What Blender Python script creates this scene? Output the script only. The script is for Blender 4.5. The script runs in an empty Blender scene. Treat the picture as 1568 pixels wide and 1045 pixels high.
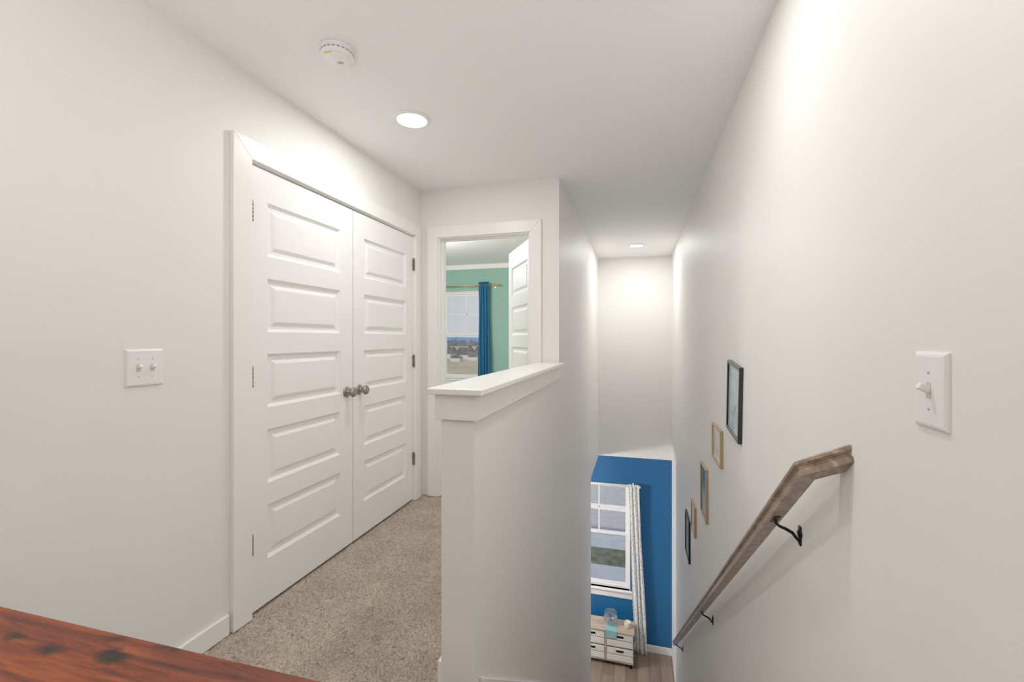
import bpy, bmesh, math, random
from mathutils import Vector, Matrix, noise
random.seed(3)
sc = bpy.context.scene
try:
    sc.view_settings.view_transform = 'Standard'
    sc.view_settings.gamma = 1.32
    sc.view_settings.exposure = 0.12
except Exception: pass

def lin(c):
    return tuple(((v/255)/12.92 if v/255<=0.04045 else ((v/255+0.055)/1.055)**2.4) for v in c)

# ---------------------------------------------------------------- materials
def mat(name, rgb, rough=0.5, metal=0.0, var=0.03, scale=8.0, bump=0.0, bscale=200.0, spec=0.5, emit=None, estr=0):
    m = bpy.data.materials.new(name); m.use_nodes = True
    nt = m.node_tree; n = nt.nodes; l = nt.links
    b = n['Principled BSDF']
    b.inputs['Roughness'].default_value = rough
    b.inputs['Metallic'].default_value = metal
    b.inputs['Specular IOR Level'].default_value = spec
    c = lin(rgb)
    tc = n.new('ShaderNodeTexCoord')
    no = n.new('ShaderNodeTexNoise'); no.inputs['Scale'].default_value = scale; no.inputs['Detail'].default_value = 3
    l.new(tc.outputs['Object'], no.inputs['Vector'])
    r = n.new('ShaderNodeValToRGB')
    r.color_ramp.elements[0].color = tuple(max(0, v*(1-var)) for v in c)+(1,)
    r.color_ramp.elements[1].color = tuple(min(1, v*(1+var)) for v in c)+(1,)
    r.color_ramp.elements[0].position = .3; r.color_ramp.elements[1].position = .7
    l.new(no.outputs['Fac'], r.inputs['Fac']); l.new(r.outputs['Color'], b.inputs['Base Color'])
    if bump > 0:
        n2 = n.new('ShaderNodeTexNoise'); n2.inputs['Scale'].default_value = bscale; n2.inputs['Detail'].default_value = 4
        l.new(tc.outputs['Object'], n2.inputs['Vector'])
        bp = n.new('ShaderNodeBump'); bp.inputs['Strength'].default_value = bump; bp.inputs['Distance'].default_value = 0.01
        l.new(n2.outputs['Fac'], bp.inputs['Height']); l.new(bp.outputs['Normal'], b.inputs['Normal'])
    if emit:
        b.inputs['Emission Color'].default_value = lin(emit)+(1,)
        b.inputs['Emission Strength'].default_value = estr
    return m

def mat_wood(name, c0, c1, c2, scale=(2, 20, 20), rough=0.4, knots=False, fine=1.0, spec=.5):
    m = bpy.data.materials.new(name); m.use_nodes = True
    nt = m.node_tree; n = nt.nodes; l = nt.links; b = n['Principled BSDF']
    b.inputs['Roughness'].default_value = rough
    b.inputs['Specular IOR Level'].default_value = spec
    tc = n.new('ShaderNodeTexCoord'); mp = n.new('ShaderNodeMapping')
    mp.inputs['Scale'].default_value = scale
    l.new(tc.outputs['Object'], mp.inputs['Vector'])
    no = n.new('ShaderNodeTexNoise'); no.inputs['Scale'].default_value = 1.0; no.inputs['Detail'].default_value = 8
    no.inputs['Roughness'].default_value = .65; no.inputs['Distortion'].default_value = 0.8
    l.new(mp.outputs['Vector'], no.inputs['Vector'])
    r = n.new('ShaderNodeValToRGB'); e = r.color_ramp.elements
    e[0].position = .33; e[0].color = lin(c0)+(1,); e[1].position = .68; e[1].color = lin(c2)+(1,)
    k = e.new(.5); k.color = lin(c1)+(1,)
    l.new(no.outputs['Fac'], r.inputs['Fac'])
    out = r.outputs['Color']
    if knots:
        mp2 = n.new('ShaderNodeMapping'); mp2.inputs['Scale'].default_value = (7.0, 15, 0)
        mp2.inputs['Location'].default_value = (0.3, 0.2, 0)
        nd = n.new('ShaderNodeTexNoise'); nd.inputs['Scale'].default_value = 40; nd.inputs['Detail'].default_value = 4
        l.new(tc.outputs['Object'], nd.inputs['Vector'])
        mxv = n.new('ShaderNodeMix'); mxv.data_type = 'VECTOR'; mxv.inputs['Factor'].default_value = .035
        l.new(tc.outputs['Object'], mxv.inputs[4]); l.new(nd.outputs['Color'], mxv.inputs[5])
        l.new(mxv.outputs[1], mp2.inputs['Vector'])
        vo = n.new('ShaderNodeTexVoronoi'); vo.voronoi_dimensions = '2D'; vo.inputs['Scale'].default_value = 1.0
        l.new(mp2.outputs['Vector'], vo.inputs['Vector'])
        sp = n.new('ShaderNodeSeparateColor'); l.new(vo.outputs['Color'], sp.inputs[0])
        mt = n.new('ShaderNodeMath'); mt.operation = 'MULTIPLY_ADD'; mt.inputs[1].default_value = .14; l.new(sp.outputs[0], mt.inputs[0]); l.new(vo.outputs['Distance'], mt.inputs[2])
        r2 = n.new('ShaderNodeValToRGB'); q = r2.color_ramp.elements
        q[0].position = .12; q[0].color = (0.05, .04, .04, 1); q[1].position = .31; q[1].color = (1, 1, 1, 1)
        q2 = q.new(.20); q2.color = (.38, .28, .25, 1)
        l.new(mt.outputs[0], r2.inputs['Fac'])
        mx = n.new('ShaderNodeMix'); mx.data_type = 'RGBA'; mx.blend_type = 'MULTIPLY'; mx.inputs['Factor'].default_value = 1
        l.new(out, mx.inputs[6]); l.new(r2.outputs['Color'], mx.inputs[7]); out = mx.outputs[2]
    l.new(out, b.inputs['Base Color'])
    bp = n.new('ShaderNodeBump'); bp.inputs['Strength'].default_value = .25*fine; bp.inputs['Distance'].default_value = .004
    l.new(no.outputs['Fac'], bp.inputs['Height']); l.new(bp.outputs['Normal'], b.inputs['Normal'])
    return m

def mat_planks(name, ca, cb, bw=1.2, bh=.15):
    m = bpy.data.materials.new(name); m.use_nodes = True
    nt = m.node_tree; n = nt.nodes; l = nt.links; b = n['Principled BSDF']; b.inputs['Roughness'].default_value = .35
    tc = n.new('ShaderNodeTexCoord'); br = n.new('ShaderNodeTexBrick')
    mp = n.new('ShaderNodeMapping'); mp.inputs['Rotation'].default_value = (0, 0, math.pi/2)
    l.new(tc.outputs['Object'], mp.inputs['Vector'])
    br.inputs['Scale'].default_value = 1; br.inputs['Brick Width'].default_value = bw; br.inputs['Row Height'].default_value = bh
    br.inputs['Mortar Size'].default_value = .002; br.inputs['Color1'].default_value = lin(ca)+(1,)
    br.inputs['Color2'].default_value = lin(cb)+(1,); br.inputs['Mortar'].default_value = (.02, .015, .01, 1)
    l.new(mp.outputs['Vector'], br.inputs['Vector'])
    mp2 = n.new('ShaderNodeMapping'); mp2.inputs['Scale'].default_value = (25, 2, 2); l.new(tc.outputs['Object'], mp2.inputs['Vector'])
    no = n.new('ShaderNodeTexNoise'); no.inputs['Scale'].default_value = 1; no.inputs['Detail'].default_value = 6
    l.new(mp2.outputs['Vector'], no.inputs['Vector'])
    mx = n.new('ShaderNodeMix'); mx.data_type = 'RGBA'; mx.blend_type = 'OVERLAY'; mx.inputs['Factor'].default_value = .5
    l.new(br.outputs['Color'], mx.inputs[6]); l.new(no.outputs['Fac'], mx.inputs[7]); l.new(mx.outputs[2], b.inputs['Base Color'])
    return m

def mat_carpet():
    m = bpy.data.materials.new('carpet_frieze'); m.use_nodes = True
    nt = m.node_tree; n = nt.nodes; l = nt.links; b = n['Principled BSDF']
    b.inputs['Roughness'].default_value = .95; b.inputs['Specular IOR Level'].default_value = .1
    tc = n.new('ShaderNodeTexCoord')
    a = n.new('ShaderNodeTexNoise'); a.inputs['Scale'].default_value = 60; a.inputs['Detail'].default_value = 5; a.inputs['Distortion'].default_value = 2.2
    c = n.new('ShaderNodeTexNoise'); c.inputs['Scale'].default_value = 5; c.inputs['Detail'].default_value = 4
    l.new(tc.outputs['Object'], a.inputs['Vector']); l.new(tc.outputs['Object'], c.inputs['Vector'])
    r = n.new('ShaderNodeValToRGB'); e = r.color_ramp.elements
    e[0].position = .3; e[0].color = lin((134, 118, 101))+(1,); e[1].position = .6; e[1].color = lin((214, 197, 177))+(1,)
    l.new(a.outputs['Fac'], r.inputs['Fac'])
    r2 = n.new('ShaderNodeValToRGB'); q = r2.color_ramp.elements
    q[0].position = .35; q[0].color = (.82, .82, .83, 1); q[1].position = .65; q[1].color = (1, 1, 1, 1)
    l.new(c.outputs['Fac'], r2.inputs['Fac'])
    mx = n.new('ShaderNodeMix'); mx.data_type = 'RGBA'; mx.blend_type = 'MULTIPLY'; mx.inputs['Factor'].default_value = 1
    l.new(r.outputs['Color'], mx.inputs[6]); l.new(r2.outputs['Color'], mx.inputs[7]); l.new(mx.outputs[2], b.inputs['Base Color'])
    bp = n.new('ShaderNodeBump'); bp.inputs['Strength'].default_value = .9; bp.inputs['Distance'].default_value = .012
    l.new(a.outputs['Fac'], bp.inputs['Height']); l.new(bp.outputs['Normal'], b.inputs['Normal'])
    return m

def mat_glass(name, mixf=.06, tint=(1, 1, 1)):
    m = bpy.data.materials.new(name); m.use_nodes = True
    nt = m.node_tree; n = nt.nodes; l = nt.links; n.remove(n['Principled BSDF'])
    t = n.new('ShaderNodeBsdfTransparent'); t.inputs[0].default_value = tint+(1,)
    g = n.new('ShaderNodeBsdfGlossy'); g.inputs['Roughness'].default_value = .02
    mx = n.new('ShaderNodeMixShader'); mx.inputs[0].default_value = mixf
    l.new(t.outputs[0], mx.inputs[1]); l.new(g.outputs[0], mx.inputs[2]); l.new(mx.outputs[0], n['Material Output'].inputs[0])
    return m

def mat_spots(name, base, spot, scale=40, thr=.25):
    m = bpy.data.materials.new(name); m.use_nodes = True
    nt = m.node_tree; n = nt.nodes; l = nt.links; b = n['Principled BSDF']; b.inputs['Roughness'].default_value = .9
    tc = n.new('ShaderNodeTexCoord'); v = n.new('ShaderNodeTexVoronoi'); v.inputs['Scale'].default_value = scale
    l.new(tc.outputs['Object'], v.inputs['Vector'])
    r = n.new('ShaderNodeValToRGB'); r.color_ramp.interpolation = 'CONSTANT'
    r.color_ramp.elements[0].color = lin(spot)+(1,); r.color_ramp.elements[1].color = lin(base)+(1,); r.color_ramp.elements[1].position = thr
    l.new(v.outputs['Distance'], r.inputs['Fac']); l.new(r.outputs['Color'], b.inputs['Base Color'])
    return m

def mat_art(name, cols, scale=6):
    m = bpy.data.materials.new(name); m.use_nodes = True
    nt = m.node_tree; n = nt.nodes; l = nt.links; b = n['Principled BSDF']; b.inputs['Roughness'].default_value = .25
    tc = n.new('ShaderNodeTexCoord'); v = n.new('ShaderNodeTexNoise'); v.inputs['Scale'].default_value = scale; v.inputs['Detail'].default_value = 6
    v.inputs['Distortion'].default_value = 1.2
    l.new(tc.outputs['Object'], v.inputs['Vector'])
    r = n.new('ShaderNodeValToRGB'); e = r.color_ramp.elements
    e[0].position = .35; e[0].color = lin(cols[0])+(1,); e[1].position = .65; e[1].color = lin(cols[-1])+(1,)
    for i, c in enumerate(cols[1:-1]):
        k = e.new(.35+.3*(i+1)/(len(cols)-1)); k.color = lin(c)+(1,)
    l.new(v.outputs['Fac'], r.inputs['Fac']); l.new(r.outputs['Color'], b.inputs['Base Color'])
    return m

M_wall = mat('wall_paint', (241, 239, 235), .5, var=.01, scale=3, bump=.04, bscale=350)
M_ceil = mat('ceiling_paint', (250, 250, 249), .8, var=.006, scale=2, bump=.04, bscale=300)
M_trim = mat('trim_paint', (248, 246, 242), .32, var=.008, scale=5)
M_door = mat('door_paint', (248, 247, 245), .35, var=.008, scale=5)
M_blue = mat('blue_paint', (2, 82, 140), .5, var=.03, scale=3)
M_green = mat('seafoam_paint', (132, 176, 160), .6, var=.02, scale=3)
M_carpet = mat_carpet()
M_nickel = mat('brushed_nickel', (150, 142, 132), .28, 1.0, var=.05, scale=40)
M_bronze = mat('hinge_nickel', (128, 112, 92), .4, 1.0)
M_black = mat('black_iron', (10, 10, 13), .4, .6)
M_plastic = mat('white_plastic', (243, 242, 240), .3, var=.005)
M_brass = mat('satin_brass', (205, 170, 100), .3, 1.0)
M_goldframe = mat('gold_wood_frame', (176, 148, 104), .35, .3)
M_blackframe = mat('black_frame', (8, 9, 12), .3)
M_curt = mat('blue_curtain_fabric', (3, 92, 138), .8, var=.12, scale=20, bump=.1, bscale=600)
M_curt2 = mat_spots('patterned_curtain_fabric', (240, 239, 237), (78, 82, 94), 38, .25)
M_rail = mat_wood('oak_rail', (98, 76, 58), (138, 113, 92), (180, 156, 134), (45, 2.5, 45), .28)
M_table = mat_wood('cedar_table', (54, 14, 3), (112, 40, 8), (156, 72, 20), (4, 55, 55), .42, knots=True, spec=.25)
M_planks = mat_planks('vinyl_planks', (128, 108, 92), (104, 87, 73))
M_cabwood = mat_wood('cabinet_wood', (140, 118, 96), (176, 154, 130), (205, 186, 164), (3, 25, 25), .5)
M_cabwhite = mat('whitewashed_slat', (228, 224, 217), .5, var=.05, scale=15)
M_glass = mat_glass('window_glass')
M_bowl = mat_glass('bowl_glass', .3, (.82, .9, .94))
M_teal = mat('teal_cloth', (120, 175, 175), .9)
M_yellow = mat('yellow_label', (225, 190, 40), .5)
M_lens = mat('lamp_lens', (255, 250, 240), .4, emit=(255, 250, 244), estr=5)

# ---------------------------------------------------------------- mesh helpers
def finish(name, bm, mats, parent=None, smooth=False, bevel=0, loc=None, rot=None):
    me = bpy.data.meshes.new(name)
    bmesh.ops.recalc_face_normals(bm, faces=bm.faces)
    bm.to_mesh(me); bm.free()
    if not isinstance(mats, (list, tuple)): mats = [mats]
    for m in mats: me.materials.append(m)
    o = bpy.data.objects.new(name, me); sc.collection.objects.link(o)
    if smooth:
        for p in me.polygons: p.use_smooth = True
    if bevel:
        md = o.modifiers.new('bevel', 'BEVEL'); md.width = bevel; md.segments = 2; md.limit_method = 'ANGLE'
    if loc: o.location = loc
    if rot: o.rotation_euler = rot
    if parent: o.parent = parent
    return o

def add_box(bm, x0, x1, y0, y1, z0, z1, mi=0, M=None):
    vs = [bm.verts.new(v) for v in [(x0,y0,z0),(x1,y0,z0),(x1,y1,z0),(x0,y1,z0),(x0,y0,z1),(x1,y0,z1),(x1,y1,z1),(x0,y1,z1)]]
    if M is not None:
        for v in vs: v.co = M @ v.co
    for f in [(0,3,2,1),(4,5,6,7),(0,1,5,4),(1,2,6,5),(2,3,7,6),(3,0,4,7)]:
        fc = bm.faces.new([vs[i] for i in f]); fc.material_index = mi

def boxes(name, lst, mats, parent=None, bevel=0, **k):
    bm = bmesh.new()
    for b in lst: add_box(bm, *b)
    return finish(name, bm, mats, parent, bevel=bevel, **k)

def add_prism(bm, poly, vec, mi=0):
    a = [bm.verts.new(p) for p in poly]; b = [bm.verts.new(Vector(p)+Vector(vec)) for p in poly]
    fs = [bm.faces.new(a), bm.faces.new(list(reversed(b)))]
    for i in range(len(poly)):
        j = (i+1) % len(poly); fs.append(bm.faces.new([a[i], b[i], b[j], a[j]]))
    for f in fs: f.material_index = mi

def add_lathe(bm, prof, M=None, seg=32, mi=0):
    rings = []
    for r, z in prof:
        if r < 1e-6:
            rings.append([bm.verts.new((0, 0, z))])
        else:
            rings.append([bm.verts.new((r*math.cos(2*math.pi*i/seg), r*math.sin(2*math.pi*i/seg), z)) for i in range(seg)])
    if M is not None:
        for R in rings:
            for v in R: v.co = M @ v.co
    for A, B in zip(rings, rings[1:]):
        for i in range(seg):
            j = (i+1) % seg
            if len(A) == 1 and len(B) == 1: continue
            if len(A) == 1: f = bm.faces.new([A[0], B[i], B[j]])
            elif len(B) == 1: f = bm.faces.new([A[i], B[0], A[j]])
            else: f = bm.faces.new([A[i], B[i], B[j], A[j]])
            f.material_index = mi; f.smooth = True

def add_tube(bm, pts, r, seg=12, mi=0):
    pts = [Vector(p) for p in pts]; rings = []
    up = Vector((0.3, 0.2, 1)).normalized()
    for i, p in enumerate(pts):
        d = (pts[min(i+1, len(pts)-1)]-pts[max(i-1, 0)]).normalized()
        a = d.cross(up).normalized(); b = d.cross(a).normalized()
        rr = r[i] if isinstance(r, (list, tuple)) else r
        rings.append([bm.verts.new(p+a*rr*math.cos(2*math.pi*k/seg)+b*rr*math.sin(2*math.pi*k/seg)) for k in range(seg)])
    for A, B in zip(rings, rings[1:]):
        for k in range(seg):
            f = bm.faces.new([A[k], A[(k+1) % seg], B[(k+1) % seg], B[k]]); f.smooth = True; f.material_index = mi
    bm.faces.new(rings[0]).material_index = mi; bm.faces.new(list(reversed(rings[-1]))).material_index = mi

def empty(name, loc=(0, 0, 0), rot=(0, 0, 0)):
    e = bpy.data.objects.new(name, None); sc.collection.objects.link(e); e.location = loc; e.rotation_euler = rot
    e.empty_display_size = .1
    return e

# ---------------------------------------------------------------- dimensions
XL, XS, XP, XR = -1.66, -.55, -.675, .468
YB = -3.6
YE, YF = 3.2, 6.6
ZC, ZL, ZLC = 2.421, -3.22, -.47
CAMZ = 1.243
YP = 1.454      # near end of half wall
YT = 1.42       # top stair nosing
R90 = math.pi/2

# ---------------------------------------------------------------- shell
boxes('wall_left', [(XL-.12, XL, YB, 1.56, 0, ZC), (XL-.12, XL, 3.075, YE, 0, ZC), (XL-.12, XL, 1.56, 3.075, 2.045, ZC)], M_wall)
boxes('wall_closet', [(-2.42, -2.3, 1.3, YE, 0, ZC), (-2.3, XL-.12, 1.3, 1.42, 0, ZC)], M_wall)
boxes('wall_end', [(-4.2, -1.515, YE, YE+.12, 0, ZC), (-.762, XS, YE, YE+.12, 0, ZC), (-1.515, -.762, YE, YE+.12, 2.045, ZC)], M_wall)
boxes('wall_stair_left', [(XP, XS, YE+.12, YF, ZLC, ZC), (XP, XS, YP, YE+.12, ZLC, 0), (XP, XS, YP, 5.5, ZL, ZLC)], M_wall)
boxes('wall_half', [(XP, XS, YP, YE, 0, 1.045)], M_wall)
boxes('wall_right', [(XR, XR+.12, YB, YF, ZL, ZC)], M_wall)
boxes('wall_back', [(-1.78, XR+.12, YB-.12, YB, 0, ZC)], M_wall)
boxes('wall_under_landing', [(-4.2, XR, 1.3, YT-.002, ZL, -.3)], M_wall)
boxes('wall_far_stairs', [(XS-.125, XR+.12, YF, YF+.15, ZLC, ZC)], M_wall)
def holed(name, x0, x1, z0, z1, hx0, hx1, hz0, hz1, m):
    boxes(name, [(x0, hx0, YF, YF+.15, z0, z1), (hx1, x1, YF, YF+.15, z0, z1), (hx0, hx1, YF, YF+.15, z0, hz0), (hx0, hx1, YF, YF+.15, hz1, z1)], m)
W1 = (-3.07, -2.27, .60, 2.0)
W2 = (-1.0, -.10, -2.40, -.87)
holed('wall_bedroom_window', -4.3, XP, ZLC, ZC, *W1, M_green)
holed('wall_blue', -4.3, XR+.12, ZL, ZLC, *W2, M_blue)
boxes('wall_bedroom_left', [(-4.32, -4.2, YE, YF, 0, ZC)], M_green)
boxes('wall_lower_left', [(-4.32, -4.2, 1.3, YF, ZL, -.3)], M_wall)
boxes('ceiling', [(-4.35, XR+.12, YB-.12, YF+.15, ZC, ZC+.1)], M_ceil)
boxes('ceiling_lower', [(-4.2, XP, YT, YF, ZLC, ZLC+.05)], M_ceil)
boxes('floor_lower', [(-4.3, XR+.12, 1.3, YF+.15, ZL-.1, ZL)], M_planks)
boxes('floor', [(XL, XP, YB, YF, -.3, -.02), (XP, XR, YB, YT-.03, -.3, -.02), (-4.2, XL, YE, YF, -.3, -.02), (-2.42, XL, 1.3, YE, -.3, -.005)], M_carpet)

# carpet pile: real displaced grid
def carpet_grid(name, x0, x1, y0, y1, st, amp):
    nx = int((x1-x0)/st)+1; ny = int((y1-y0)/st)+1
    vs = []; fs = []
    for j in range(ny):
        for i in range(nx):
            x = x0+(x1-x0)*i/(nx-1); y = y0+(y1-y0)*j/(ny-1)
            h = noise.noise(Vector((x*70, y*70, 0)))*.6+noise.noise(Vector((x*28, y*28, 3)))*.7+noise.noise(Vector((x*9, y*9, 7)))*.5
            vs.append((x, y, amp*h-.004))
    for j in range(ny-1):
        for i in range(nx-1):
            a = j*nx+i; fs.append((a, a+1, a+nx+1, a+nx))
    me = bpy.data.meshes.new(name); me.from_pydata(vs, [], fs); me.materials.append(M_carpet)
    o = bpy.data.objects.new(name, me); sc.collection.objects.link(o)
    for p in me.polygons: p.use_smooth = True
    return o
carpet = empty('carpet')
c1 = carpet_grid('hall_pile', XL, XP, .6, YE+.06, .006, .013); c1.parent = carpet
c2 = carpet_grid('bedroom_pile', -2.6, XP, YE+.06, YF, .03, .003); c2.parent = carpet
c3 = carpet_grid('loft_pile', XL, XR, YB, .6, .03, .003); c3.parent = carpet
c4 = carpet_grid('landing_pile', XP, XR, .6, YT-.01, .012, .005); c4.parent = carpet

# stairs
N = 17; RISE = -ZL/N; RUN = .2475
bm = bmesh.new()
for i in range(1, N):
    y0 = YT+RUN*(i-1); y1 = YT+RUN*i; z = -RISE*i
    add_box(bm, XS+.001, XR-.001, y0, y1+.02, z-.03, z)
    add_box(bm, XS+.001, XR-.001, y0, y1, ZL, z-.03)
add_box(bm, XS+.001, XR-.001, YT-.009, YT+.012, -.035, -.002)
finish('staircase', bm, M_carpet)
def skirt(name, xa, xb):
    bm = bmesh.new()
    s = RISE/RUN
    y0, y1 = 1.50, YT+RUN*(N-1)
    p = [(xa, y0, -s*(y0-YT)+.085), (xa, y1, -s*(y1-YT)+.085), (xa, y1, -s*(y1-YT)-.19), (xa, y0, -s*(y0-YT)-.25)]
    add_prism(bm, p, (xb-xa, 0, 0))
    return finish(name, bm, M_trim, bevel=.003)
skirt('trim_stair_skirt_left', XS, XS+.016)
skirt('trim_stair_skirt_right', XR-.016, XR)

# baseboards
BH = .085
boxes('baseboard_left', [(XL, XL+.014, YB, 1.463, 0, BH)], M_trim, bevel=.004)
boxes('baseboard_half_wall', [(XP-.014, XP, YP, YE, 0, BH)], M_trim)
boxes('baseboard_right', [(XR-.014, XR, YB, YT-.02, 0, BH)], M_trim, bevel=.003)
boxes('baseboard_back', [(XL+.014, XR-.014, YB, YB+.014, 0, BH)], M_trim, bevel=.003)
boxes('baseboard_bedroom', [(-4.2, XP, YF-.014, YF, 0, .1)], M_trim, bevel=.003)
boxes('baseboard_lower', [(-4.2, XR, YF-.014, YF, ZL, ZL+.1)], M_trim, bevel=.003)
boxes('trim_bedroom_crown', [(-4.2, XP, YF-.03, YF, ZC-.075, ZC)], M_trim, bevel=.006)

# half wall cap + apron
cap = empty('half_wall_cap')
boxes('cap_board', [(XP-.035, XS+.045, YP-.045, YE-.03, 1.048, 1.07)], M_trim, cap, bevel=.004)
bm = bmesh.new()
a_, b_, c_, d_ = XP-.018, XS+.018, YP-.018, YE-.04
add_prism(bm, [(a_, c_, .957), (b_, c_, .957), (b_, d_, .957), (XS, d_, .957), (XS, YP, .957), (XP, YP, .957), (XP, d_, .957), (a_, d_, .957)], (0, 0, .09))
finish('apron', bm, M_trim, cap, bevel=.002)

# ---------------------------------------------------------------- casings
def casing(name, P, a0, a1, top, w=.09, t=.018, wl=None):
    wl = wl or w
    bm = bmesh.new()
    def pr(poly):
        pts = [P(u, 0, z) for u, z in poly]; q = [P(u, t, z) for u, z in poly]
        add_prism(bm, pts, Vector(q[0])-Vector(pts[0]))
    pr([(a0-wl, 0), (a0, 0), (a0, top), (a0-wl, top+w)])
    pr([(a1, 0), (a1+w, 0), (a1+w, top+w), (a1, top)])
    pr([(a0-wl, top+w), (a0, top), (a1, top), (a1+w, top+w)])
    return finish(name, bm, M_trim, bevel=.002)
casing('trim_closet_casing', lambda u, d, z: (XL+d, u, z), 1.569, 3.068, 2.038, w=.088, wl=.096, t=.022)
boxes('trim_closet_jamb', [(XL-.12, XL+.001, 1.56, 1.574, 0, 2.045), (XL-.12, XL+.001, 3.06, 3.075, 0, 2.045), (XL-.12, XL+.001, 1.574, 3.06, 2.031, 2.045),
      (XL-.06, XL-.045, 1.574, 3.06, 2.01, 2.031)], M_trim)
casing('trim_bedroom_door_casing', lambda u, d, z: (u, YE-d, z), -1.51, -.768, 2.038, w=.088)
boxes('trim_bedroom_door_jamb', [(-1.515, -1.50, YE-.001, YE+.12, 0, 2.045), (-.777, -.762, YE-.001, YE+.12, 0, 2.045), (-1.50, -.777, YE-.001, YE+.12, 2.031, 2.045),
      (-1.50, -1.488, YE+.04, YE+.075, 0, 2.031), (-.789, -.777, YE+.04, YE+.075, 0, 2.031), (-1.488, -.789, YE+.04, YE+.075, 2.019, 2.031)], M_trim)

# ---------------------------------------------------------------- doors
def door_leaf(name, w, h, parent, t=.035, sl=.1, sr=.1):
    bm = bmesh.new()
    zs = [0]; z = .205
    ph, gp = .25, .1025
    for i in range(5):
        zs += [z, z+ph]; z += ph+gp
    zs.append(h)
    xs = [0, sl, w-sr, w]
    for side in (0, 1):
        Y = 0 if side == 0 else t; sg = 1 if side == 0 else -1
        for i in range(3):
            for j in range(len(zs)-1):
                x0, x1, z0, z1 = xs[i], xs[i+1], zs[j], zs[j+1]
                if i == 1 and j % 2 == 1:
                    prev = None
                    for ins, dep in [(0, 0), (.003, .004), (.014, .0135), (.022, .014), (.030, .014), (.046, .004), (.050, .003)]:
                        ring = [bm.verts.new((a, Y+sg*dep, b)) for a, b in [(x0+ins, z0+ins), (x1-ins, z0+ins), (x1-ins, z1-ins), (x0+ins, z1-ins)]]
                        if prev:
                            for k in range(4):
                                bm.faces.new([prev[k], prev[(k+1) % 4], ring[(k+1) % 4], ring[k]])
                        prev = ring
                    bm.faces.new(prev)
                else:
                    bm.faces.new([bm.verts.new((a, Y, b)) for a, b in [(x0, z0), (x1, z0), (x1, z1), (x0, z1)]])
    for a in (0, w):
        bm.faces.new([bm.verts.new(v) for v in [(a, 0, 0), (a, t, 0), (a, t, h), (a, 0, h)]])
    for b in (0, h):
        bm.faces.new([bm.verts.new(v) for v in [(0, 0, b), (w, 0, b), (w, t, b), (0, t, b)]])
    bmesh.ops.remove_doubles(bm, verts=bm.verts, dist=1e-5)
    return finish(name, bm, M_door, parent)

KNOB = [(0, 0), (.031, 0), (.032, .004), (.028, .008), (.014, .011), (.011, .014), (.011, .028), (.014, .032), (.024, .037), (.0285, .045), (.0285, .052), (.024, .059), (.013, .063), (0, .064)]
def knob(parent, x, z, side=-1, t=.035):
    bm = bmesh.new()
    if side < 0: M = Matrix.Translation((x, 0, z)) @ Matrix.Rotation(math.pi/2, 4, 'X')
    else: M = Matrix.Translation((x, t, z)) @ Matrix.Rotation(-math.pi/2, 4, 'X')
    add_lathe(bm, KNOB, M)
    return finish('knob', bm, M_nickel, parent, smooth=True)
def hinges(parent, x, zs, y=-.007):
    bm = bmesh.new()
    for z in zs:
        for k in range(5):
            zz = z-.045+k*.018
            add_tube(bm, [(x, y, zz), (x, y, zz+.0165)], .0065)
        add_lathe(bm, [(0, .052), (.004, .05), (.005, .046), (0, .044)], Matrix.Translation((x, y, z)), 12)
        add_box(bm, x-.004, x+.004, y, y+.012, z-.045, z+.045)
    return finish('hinges', bm, M_bronze, parent)
HZ = (.31, 1.06, 1.80)
d1 = empty('door_1', (XL-.001, 1.578, .012), (0, 0, R90))
door_leaf('leaf', .736, 2.013, d1, sl=.097, sr=.112); knob(d1, .736-.058, .915); hinges(d1, -.002, HZ, -.012)
d2 = empty('door_2', (XL-.001, 2.321, .012), (0, 0, R90))
door_leaf('leaf', .736, 2.013, d2, sl=.112, sr=.097); knob(d2, .058, .915); hinges(d2, .738, HZ, -.012)
ang = math.atan2(.64, -.369)
d3 = empty('door_3', (-.785, YE+.105, .012), (0, 0, ang+math.pi))
lf = door_leaf('leaf', .72, 2.015, d3); lf.location = (-.72, 0, 0)
k = knob(d3, -.66, .915); k = knob(d3, -.66, .915, 1)
boxes('trim_hinge_plates', [(-.781, -.777, YE+.076, YE+.112, z-.045, z+.045) for z in HZ], M_bronze)

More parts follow.
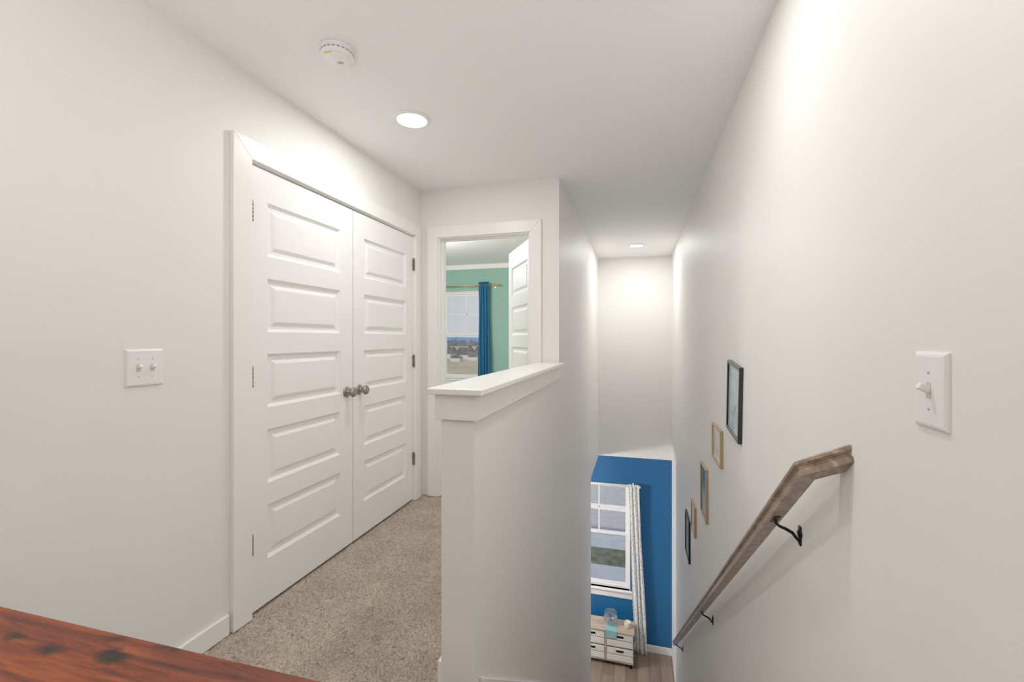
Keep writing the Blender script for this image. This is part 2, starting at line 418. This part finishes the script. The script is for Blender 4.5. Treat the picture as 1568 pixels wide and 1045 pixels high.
# ---------------------------------------------------------------- windows
def window(name, W):
    x0, x1, z0, z1 = W; e = empty(name, (0, 0, 0)); Y = YF
    xm = (x0+x1)/2; zm = (z0+z1)/2
    bm = bmesh.new(); f = .035
    ya, yb = Y+.05, Y+.13
    for b in [(x0, x0+f, ya, yb, z0, z1), (x1-f, x1, ya, yb, z0, z1), (x0+f, x1-f, ya, yb, z0, z0+f), (x0+f, x1-f, ya, yb, z1-f, z1)]: add_box(bm, *b)
    s = .032
    for (a, b, y0, y1) in [(zm-.005, z1-f, Y+.09, Y+.12), (z0+f, zm+.03, Y+.06, Y+.09)]:
        for bb in [(x0+f, x0+f+s, y0, y1, a, b), (x1-f-s, x1-f, y0, y1, a, b), (x0+f+s, x1-f-s, y0, y1, a, a+s), (x0+f+s, x1-f-s, y0, y1, b-s, b)]: add_box(bm, *bb)
    zu = (zm+z1)/2-.01
    add_box(bm, xm-.008, xm+.008, Y+.1, Y+.11, zm+.02, z1-f-s)
    add_box(bm, x0+f+s, x1-f-s, Y+.1, Y+.11, zu-.008, zu+.008)
    add_box(bm, xm-.03, xm+.03, Y+.045, Y+.062, zm+.03, zm+.04)
    finish('frame', bm, M_trim, e)
    boxes('glass', [(x0+f+s, x1-f-s, Y+.104, Y+.106, zm, z1-f-s), (x0+f+s, x1-f-s, Y+.074, Y+.076, z0+f, zm)], M_glass, e)
    boxes('lining', [(x0-.001, x0+.008, Y-.001, Y+.05, z0, z1), (x1-.008, x1+.001, Y-.001, Y+.05, z0, z1), (x0, x1, Y-.001, Y+.05, z1-.008, z1+.001)], M_trim, e)
    boxes('stool', [(x0-.05, x1+.05, Y-.04, Y+.05, z0-.02, z0), (x0-.03, x1+.03, Y-.016, Y, z0-.11, z0-.02)], M_trim, e)
    return e
window('window_1', W1); window('window_2', W2)

# ---------------------------------------------------------------- curtains
def curtain(name, x0, x1, xb0, xb1, y, ztop, zbot, m, folds=5, amp=.03):
    bm = bmesh.new(); nu, nv = folds*14, 40; g = []
    for j in range(nv+1):
        t = j/nv; z = ztop+(zbot-ztop)*t; a = x0+(xb0-x0)*t; b = x1+(xb1-x1)*t
        row = []
        for i in range(nu+1):
            s = i/nu
            row.append(bm.verts.new((a+(b-a)*s+.006*math.sin(7*t+9*s), y+amp*(.8+.3*t)*math.sin(s*folds*2*math.pi+.5*math.sin(3*t)), z)))
        g.append(row)
    for j in range(nv):
        for i in range(nu): bm.faces.new([g[j][i], g[j][i+1], g[j+1][i+1], g[j+1][i]])
    o = finish(name, bm, m, smooth=True)
    s = o.modifiers.new('sol', 'SOLIDIFY'); s.thickness = .003
    return o
curtain('curtain', -2.385, -2.22, -2.40, -2.17, YF-.1, 2.13, .03, M_curt, 4, .026)
curtain('curtain', -.125, .02, -.03, .13, YF-.1, -.83, ZL+.02, M_curt2, 3, .022)
def rod(name, x0, x1, y, z, m, r=.009):
    e = empty(name)
    bm = bmesh.new(); add_tube(bm, [(x0, y, z), (x1, y, z)], r)
    for x, s in ((x0, -1), (x1, 1)):
        add_lathe(bm, [(0, 0), (.012, 0), (.012, .006), (.007, .01), (.018, .02), (.02, .03), (.012, .042), (0, .046)], Matrix.Translation((x, y, z)) @ Matrix.Rotation(s*R90, 4, 'Y'), 20)
    for x in (x0+.06, x1-.06):
        add_tube(bm, [(x, y, z-.008), (x, YF, z-.008)], .005)
        add_box(bm, x-.01, x+.01, YF-.005, YF, z-.035, z+.02)
    finish('rod', bm, m, e)
rod('curtain_rod', -3.35, -2.08, YF-.1, 2.075, M_brass)
rod('curtain_rod', -1.2, .0, YF-.1, -.86, M_trim, .007)

# ---------------------------------------------------------------- switches
M_screw = mat('screw', (205, 203, 200), .3, .2)
def switch(name, M4, gangs, w, h):
    e = empty(name); e.matrix_world = M4
    bm = bmesh.new()
    pr = None
    for ins, d in [(0, 0), (0, .003), (.004, .0062), (.008, .0072)]:
        ring = [bm.verts.new((a, -d, b)) for a, b in [(-w/2+ins, -h/2+ins), (w/2-ins, -h/2+ins), (w/2-ins, h/2-ins), (-w/2+ins, h/2-ins)]]
        if pr:
            for k in range(4): bm.faces.new([pr[k], pr[(k+1) % 4], ring[(k+1) % 4], ring[k]])
        pr = ring
    bm.faces.new(pr)
    finish('plate', bm, M_plastic, e, bevel=.001)
    bm = bmesh.new(); b2 = bmesh.new()
    for g in range(gangs):
        x = (g-(gangs-1)/2)*.046
        add_box(b2, x-.0065, x+.0065, -.0076, -.006, -.0135, .0135)
        R = Matrix.Translation((x, -.006, 0)) @ Matrix.Rotation(math.radians(-28), 4, 'X')
        add_box(bm, -.0048, .0048, -.017, 0, -.0055, .0055, 0, R)
        for z in (-.030, .030):
            add_lathe(b2, [(0, .0085), (.002, .0084), (.0032, .0078), (.0032, .006)], Matrix.Translation((x, 0, z)) @ Matrix.Rotation(R90, 4, 'X'), 14)
    finish('toggles', bm, M_plastic, e, bevel=.0012)
    finish('slots_and_screws', b2, M_screw, e)
    return e
switch('light_switch', Matrix.Translation((XL, 1.137, 1.142)) @ Matrix.Rotation(R90, 4, 'Z'), 2, .122, .128)
switch('light_switch', Matrix.Translation((XR, .887, 1.158)) @ Matrix.Rotation(-R90, 4, 'Z'), 1, .083, .126)

# ---------------------------------------------------------------- ceiling items
LC = (1, .975, .945)
def disk_light(name, parent, loc, power, size, up=False, color=LC):
    L = bpy.data.lights.new(name, 'AREA'); L.shape = 'DISK'; L.size = size; L.energy = power; L.color = color
    lo = bpy.data.objects.new(name, L); sc.collection.objects.link(lo); lo.parent = parent; lo.location = loc
    if up: lo.rotation_euler = (math.pi, 0, 0)
    return lo
def recessed(name, x, y, power):
    e = empty(name, (x, y, ZC))
    bm = bmesh.new()
    add_lathe(bm, [(.078, 0), (.1, 0), (.1, -.003), (.096, -.007), (.082, -.009), (.078, -.006), (.078, 0)], None, 48)
    finish('trim_ring', bm, M_plastic, e)
    bm = bmesh.new(); add_lathe(bm, [(0, -.009), (.05, -.008), (.078, -.004), (.078, -.001)], None, 48)
    finish('lens', bm, M_lens, e)
    disk_light('lamp', e, (0, 0, -.012), power, .15)
    return e
recessed('recessed_fill_light', -1.165, 2.137, 7)
recessed('recessed_fill_light', -.01, 5.79, 11)
recessed('recessed_fill_light', -.05, 1.46, 6.5)
recessed('recessed_fill_light', -.9, -1.9, 3)  # unseen loft lamp behind the camera, added as fill

e = empty('fill_uplight', (-.62, -.55, 0))  # added uplight behind the camera, bounces fill off the ceiling
bm = bmesh.new()
add_lathe(bm, [(0, 0), (.14, 0), (.14, .015), (.03, .03), (.012, .04), (.012, 1.05), (.03, 1.07), (.17, 1.17), (.175, 1.18), (.165, 1.175), (.03, 1.085), (0, 1.08)], None, 32)
finish('stand', bm, M_nickel, e)
disk_light('fill_bulb', e, (0, 0, 1.19), 18, .3, up=True)

e = empty('smoke_detector', (-1.178, 1.54, ZC))
bm = bmesh.new()
add_lathe(bm, [(0, 0), (.068, 0), (.069, -.006), (.068, -.010), (.062, -.011)], None, 48)
add_lathe(bm, [(.062, -.008), (.064, -.012), (.064, -.026), (.060, -.033), (.050, -.038), (.03, -.040), (0, -.040)], None, 48)
finish('body', bm, M_plastic, e)
bm = bmesh.new()
for k in range(22):
    a = 2*math.pi*k/22
    R = Matrix.Rotation(a, 4, 'Z') @ Matrix.Translation((.0635, 0, -.020))
    add_box(bm, -.0005, .0012, -.006, .006, -.003, .003, 0, R)
for k in range(5):
    add_box(bm, -.01+k*.005, -.0075+k*.005, .012, .028, -.0408, -.0395)
finish('vents', bm, mat('vent', (150, 150, 150), .6), e)
boxes('label', [(-.022, .012, -.052, -.046, -.0385, -.0365), ], M_yellow, e)
bm = bmesh.new(); add_lathe(bm, [(0, -.043), (.011, -.0425), (.012, -.039)], Matrix.Translation((.012, -.012, 0)), 24)
finish('button', bm, M_plastic, e)

# ---------------------------------------------------------------- pictures on right wall
def picture(y0, y1, zc, h, fm, art, bar=.014, matw=.0, tilt=0, matc=None):
    w = y1-y0; d = .018
    e = empty('picture_frame', (XR, (y0+y1)/2, zc+CAMZ))
    e.rotation_euler = (Matrix.Rotation(-R90, 3, 'Z') @ Matrix.Rotation(tilt, 3, 'Y')).to_euler()
    bm = bmesh.new(); a, b = w/2, h/2
    pts = [(-a, -b), (a, -b), (a, b), (-a, b)]; q = [(-a+bar, -b+bar), (a-bar, -b+bar), (a-bar, b-bar), (-a+bar, b-bar)]
    for k in range(4):
        j = (k+1) % 4
        add_prism(bm, [(p[0], 0, p[1]) for p in (pts[k], pts[j], q[j], q[k])], (0, -d, 0))
    finish('frame', bm, fm, e, bevel=.0015)
    boxes('mat_board', [(-a+bar, a-bar, -.008, -.001, -b+bar, b-bar)], matc or M_plastic, e)
    boxes('print', [(-a+bar+matw, a-bar-matw, -.010, -.008, -b+bar+matw, b-bar-matw)], art, e)
A1 = mat_art('print_misty', [(140, 168, 190), (190, 205, 216), (120, 148, 172)], 5)
A2 = mat_art('print_cream', [(215, 205, 190), (228, 222, 212), (180, 170, 150)], 8)
A3 = mat_art('print_teal', [(10, 52, 88), (35, 110, 142), (130, 136, 98)], 12)
A5 = mat_art('print_blue', [(24, 66, 112), (65, 116, 152), (32, 82, 122)], 7)
picture(2.25, 2.54, -.30, .36, M_blackframe, A1, .016, .0, .09)
picture(2.73, 3.02, -.632, .215, M_goldframe, A2, .012, .02)
picture(3.28, 3.55, -1.09, .37, M_goldframe, A3, .014)
picture(3.91, 4.15, -1.52, .25, M_goldframe, A2, .012, .02)
picture(4.33, 4.65, -1.87, .39, M_blackframe, A5, .014)

# ---------------------------------------------------------------- handrail
rail = empty('handrail')
SL = .772
RX = .400
P0 = Vector((RX, 5.21, CAMZ-.3245-SL*(5.21-1.25)))
P1 = Vector((RX, 1.25, CAMZ-.3245))
P2 = Vector((XR, 1.195, CAMZ-.276))
d1v = (P1-P0).normalized(); d2v = (P2-P1).normalized()
up = Vector((0, d1v.z, -d1v.y)); up = up if up.z > 0 else -up
lat = Vector((1, 0, 0))
prof = [(-.020, -.024), (.020, -.024), (.022, -.012), (.017, -.004), (.018, .002), (.027, .008), (.028, .016), (.022, .023), (.012, .027), (0, .028), (-.012, .027), (-.022, .023), (-.028, .016), (-.027, .008), (-.018, .002), (-.017, -.004), (-.022, -.012)]
prof = [(a*.88, b*.88) for a, b in prof]
nb = (d1v+d2v).normalized()
bm = bmesh.new(); A = []; B = []; C = []
for a, b in prof:
    p = P0+lat*a+up*b; A.append(bm.verts.new(p))
    t = (P1-p).dot(nb)/d1v.dot(nb); q = p+d1v*t; B.append(bm.verts.new(q))
    t2 = (XR-.0005-q.x)/d2v.x; C.append(bm.verts.new(q+d2v*t2))
for U, V in ((A, B), (B, C)):
    for i in range(len(prof)):
        j = (i+1) % len(prof); bm.faces.new([U[i], U[j], V[j], V[i]])
bm.faces.new(A); bm.faces.new(list(reversed(C)))
finish('rail', bm, M_rail, rail)
bm = bmesh.new()
for y in (1.50, 3.08, 5.02):
    zr = P1.z-SL*(y-P1.y)-.027
    zw = zr-.036
    yw = y
    add_lathe(bm, [(0, 0), (.014, 0), (.014, .003), (.008, .008), (0, .008)], Matrix.Translation((XR, yw, zw)) @ Matrix.Rotation(-R90, 4, 'Y'), 20)
    add_box(bm, XR-.005, XR, yw-.008, yw+.008, zw-.034, zw+.022)
    add_tube(bm, [(XR-.003, yw, zw-.026), (XR-.012, yw, zw-.014), (XR-.022, yw, zw), (XR-.04, yw, zw+.010), (RX+.012, yw, zw+.016), (RX+.002, yw, zw+.024), (RX, yw, zr+.004)], [.0035, .0045, .005, .005, .0045, .0045, .005])
    add_box(bm, RX-.009, RX+.009, -.03, .03, -.003, .003, 0, Matrix.Translation((0, y, zr+.002)) @ Matrix.Rotation(-math.atan(SL), 4, 'X'))
finish('brackets', bm, M_black, rail)

# ---------------------------------------------------------------- table in foreground
tb = empty('wooden_table', (0, 0, 0), (0, 0, .015))
TZ = .753; tx0, tx1, ty0, ty1 = XL+.04, -.2, -.2, .541
bm = bmesh.new(); npl = 4; pw = (ty1-ty0)/npl
for i in range(npl):
    add_box(bm, tx0, tx1, ty0+pw*i+.0005, ty0+pw*(i+1)-.0005, TZ-.035, TZ)
finish('top', bm, M_table, tb, bevel=.002)
ins = .06
boxes('apron', [(tx0+ins, tx1-ins, ty1-ins-.02, ty1-ins, TZ-.125, TZ-.035), (tx0+ins, tx1-ins, ty0+ins, ty0+ins+.02, TZ-.125, TZ-.035),
                (tx0+ins, tx0+ins+.02, ty0+ins, ty1-ins, TZ-.125, TZ-.035), (tx1-ins-.02, tx1-ins, ty0+ins, ty1-ins, TZ-.125, TZ-.035)], M_table, tb)
boxes('legs', [(x, x+.06, y, y+.06, 0, TZ-.035) for x in (tx0+.05, tx1-.11) for y in (ty0+.05, ty1-.11)], M_table, tb, bevel=.004)

# ---------------------------------------------------------------- lower floor cabinet
cb = empty('storage_cabinet', (0, 0, ZL))
CX1 = -.05; cw = .375; CX0 = CX1-3*cw; CY0, CY1 = 6.17, 6.45; CH = .48
bm = bmesh.new()
add_box(bm, CX0-.01, CX1+.01, CY0-.01, CY1, CH-.025, CH)
add_box(bm, CX0, CX1, CY0, CY1, .06, .08)
for x in (CX0, CX0+cw, CX0+2*cw, CX1-.018): add_box(bm, x, x+.018, CY0, CY1, .08, CH-.025)
add_box(bm, CX0, CX1, CY0+.01, CY1, .26, .275)
add_box(bm, CX0, CX1, CY1-.01, CY1, .08, CH-.025)
finish('carcass', bm, M_cabwood, cb, bevel=.002)
bm = bmesh.new()
for x in (CX0+.02, CX1-.05):
    for y in (CY0+.01, CY1-.04): add_box(bm, x, x+.03, y, y+.03, 0, .06)
finish('legs', bm, M_black, cb)
bm = bmesh.new(); b2 = bmesh.new()
for c in range(3):
    xa = CX0+c*cw+.024; xb = CX0+(c+1)*cw-.008
    for (za, zb) in ((.086, .254), (.281, .449)):
        hh = (zb-za-.012)/2
        add_box(bm, xa, xb, CY0-.006, CY0+.008, za, za+hh)
        add_box(bm, xa, xb, CY0-.006, CY0+.008, za+hh+.012, zb)
        add_box(b2, xa+.002, xb-.002, CY0+.008, CY0+.012, za, zb)
        xm = (xa+xb)/2
        add_box(b2, xm-.05, xm+.05, CY0-.0075, CY0-.004, zb-.05, zb-.022)
finish('drawer_slats', bm, M_cabwhite, cb, bevel=.002); finish('drawer_shadow_boxes', b2, M_black, cb)
bm = bmesh.new()
add_lathe(bm, [(0, .004), (.045, .004), (.05, 0), (.052, .006), (.085, .04), (.1, .085), (.098, .13), (.085, .155), (.088, .16), (.081, .16), (.081, .155), (.093, .13), (.095, .085), (.08, .043), (.045, .012), (0, .01)], None, 36)
finish('glass_bowl', bm, M_bowl, loc=(-.36, 6.32, ZL+CH+.004))
bm = bmesh.new()
add_lathe(bm, [(0, 0), (.04, 0), (.045, .005), (.045, .075), (.042, .08), (.039, .075), (.039, .06), (0, .06)], None, 28)
add_tube(bm, [(0, 0, .06), (.001, 0, .074)], .0015, 6)
finish('candle', bm, mat('candle_cream', (226, 214, 196), .4), loc=(-.13, 6.3, ZL+CH))
boxes('table_cloth', [(-.42, -.27, CY0-.014, 6.30, ZL+CH, ZL+CH+.004), (-.42, -.27, CY0-.016, CY0-.0115, ZL+CH-.09, ZL+CH+.004)], M_teal)

# ---------------------------------------------------------------- exterior
GZ = -3.45
M_grass = mat('grass', (112, 112, 80), .9, var=.5, scale=6)
M_conc = mat('concrete', (222, 216, 208), .9, var=.08, scale=4)
M_asph = mat('asphalt', (150, 148, 149), .9, var=.12, scale=5)
M_field = mat('dry_field', (140, 128, 96), .95, var=.3, scale=.08)
boxes('exterior_lawn', [(-60, 60, 9.3, 10.05, GZ-.1, GZ+.01), (-60, 60, 14.6, 40, GZ-.1, GZ)], M_grass)
boxes('exterior_sidewalk', [(-60, 60, 6.76, 9.3, GZ-.1, GZ+.02), (-60, 60, 10.05, 10.75, GZ-.1, GZ+.03), (-60, 60, 12.35, 12.75, GZ, GZ+.006)], M_conc)
boxes('exterior_road', [(-60, 60, 10.75, 14.6, GZ-.12, GZ)], M_asph)
boxes('exterior_field', [(-400, 300, 40, 900, GZ-.1, GZ)], M_field)
def ridge(name, y, x0, x1, zb, h, n, m, f, rag):
    bm = bmesh.new(); pv = None
    for i in range(n+1):
        x = x0+(x1-x0)*i/n
        hh = h*(.75+.35*noise.noise(Vector((x*f, y, 0)))+rag*noise.noise(Vector((x*f*15, y, 5))))
        a = bm.verts.new((x, y, zb)); b = bm.verts.new((x, y+h*.4, zb+hh)); c = bm.verts.new((x, y+h*2, zb))
        if pv:
            bm.faces.new([pv[0], a, b, pv[1]]); bm.faces.new([pv[1], b, c, pv[2]])
        pv = (a, b, c)
    return finish(name, bm, m)
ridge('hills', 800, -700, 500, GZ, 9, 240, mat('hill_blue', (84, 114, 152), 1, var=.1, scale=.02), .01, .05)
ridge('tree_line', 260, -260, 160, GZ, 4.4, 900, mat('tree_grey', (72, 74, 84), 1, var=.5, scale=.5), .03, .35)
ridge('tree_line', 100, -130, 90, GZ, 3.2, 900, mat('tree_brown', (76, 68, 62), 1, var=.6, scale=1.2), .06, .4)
bm = bmesh.new()
for (x, y, s) in [(-44, 98, 1.6), (-38, 96, 1.3), (-48, 92, 1.2), (-34, 90, 1.1), (-36, 85, 1.0)]:
    add_box(bm, x-s, x+s, y-s, y+s, GZ, GZ+s*.8)
    add_prism(bm, [(x-s*1.1, y-s*1.1, GZ+s*.8), (x+s*1.1, y-s*1.1, GZ+s*.8), (x, y-s*1.1, GZ+s*1.3)], (0, s*2.2, 0), 1)
finish('distant_houses', bm, [mat('siding', (190, 190, 190), .8), mat('roof', (80, 75, 75), .8)])

# world + sun
w = bpy.data.worlds.new('sky'); sc.world = w; w.use_nodes = True
n = w.node_tree.nodes; l = w.node_tree.links; bg = n['Background']
tc = n.new('ShaderNodeTexCoord'); sx = n.new('ShaderNodeSeparateXYZ'); r = n.new('ShaderNodeValToRGB')
l.new(tc.outputs['Generated'], sx.inputs[0]); l.new(sx.outputs['Z'], r.inputs['Fac']); l.new(r.outputs['Color'], bg.inputs['Color'])
r.color_ramp.elements[0].color = (.44, .46, .50, 1); r.color_ramp.elements[1].color = (.38, .5, .72, 1)
bg.inputs['Strength'].default_value = 1.0
S = bpy.data.lights.new('sun', 'SUN'); S.energy = 2.3; S.angle = math.radians(1); S.color = (1, .95, .88)
so = bpy.data.objects.new('sun', S); sc.collection.objects.link(so)
so.rotation_euler = Vector((.35, .75, -1.0)).to_track_quat('-Z', 'Y').to_euler()
def fill_globe(name, x, y, z, p):
    e = empty(name, (x, y, z))
    bm = bmesh.new(); add_lathe(bm, [(.06, 0), (.07, -.02), (.02, -.03), (.012, -.10), (.05, -.11), (.06, -.12), (.05, -.13), (0, -.13)], None, 32)
    finish('canopy', bm, M_nickel, e)
    L = bpy.data.lights.new('fill_bulb', 'POINT'); L.energy = p; L.shadow_soft_size = .12; L.color = LC
    lo = bpy.data.objects.new('fill_bulb', L); sc.collection.objects.link(lo); lo.parent = e; lo.location = (0, 0, -.28)
fill_globe('fill_ceiling_lamp', -2.0, 5.0, ZLC, 105)  # unseen lamp added to fill the lower room and stairwell
fill_globe('fill_ceiling_lamp', -2.5, 4.4, ZC, 48)  # out-of-view lamp added to brighten bedroom walls and ceiling

# ---------------------------------------------------------------- camera
cam = bpy.data.cameras.new('camera'); co = bpy.data.objects.new('camera', cam); sc.collection.objects.link(co)
cam.sensor_width = 36; cam.lens = 677/1568*36; cam.shift_y = -.0022; cam.clip_start = .02; cam.clip_end = 2000
co.location = (0, 0, CAMZ); co.rotation_euler = (R90, 0, math.radians(15.83))
sc.camera = co
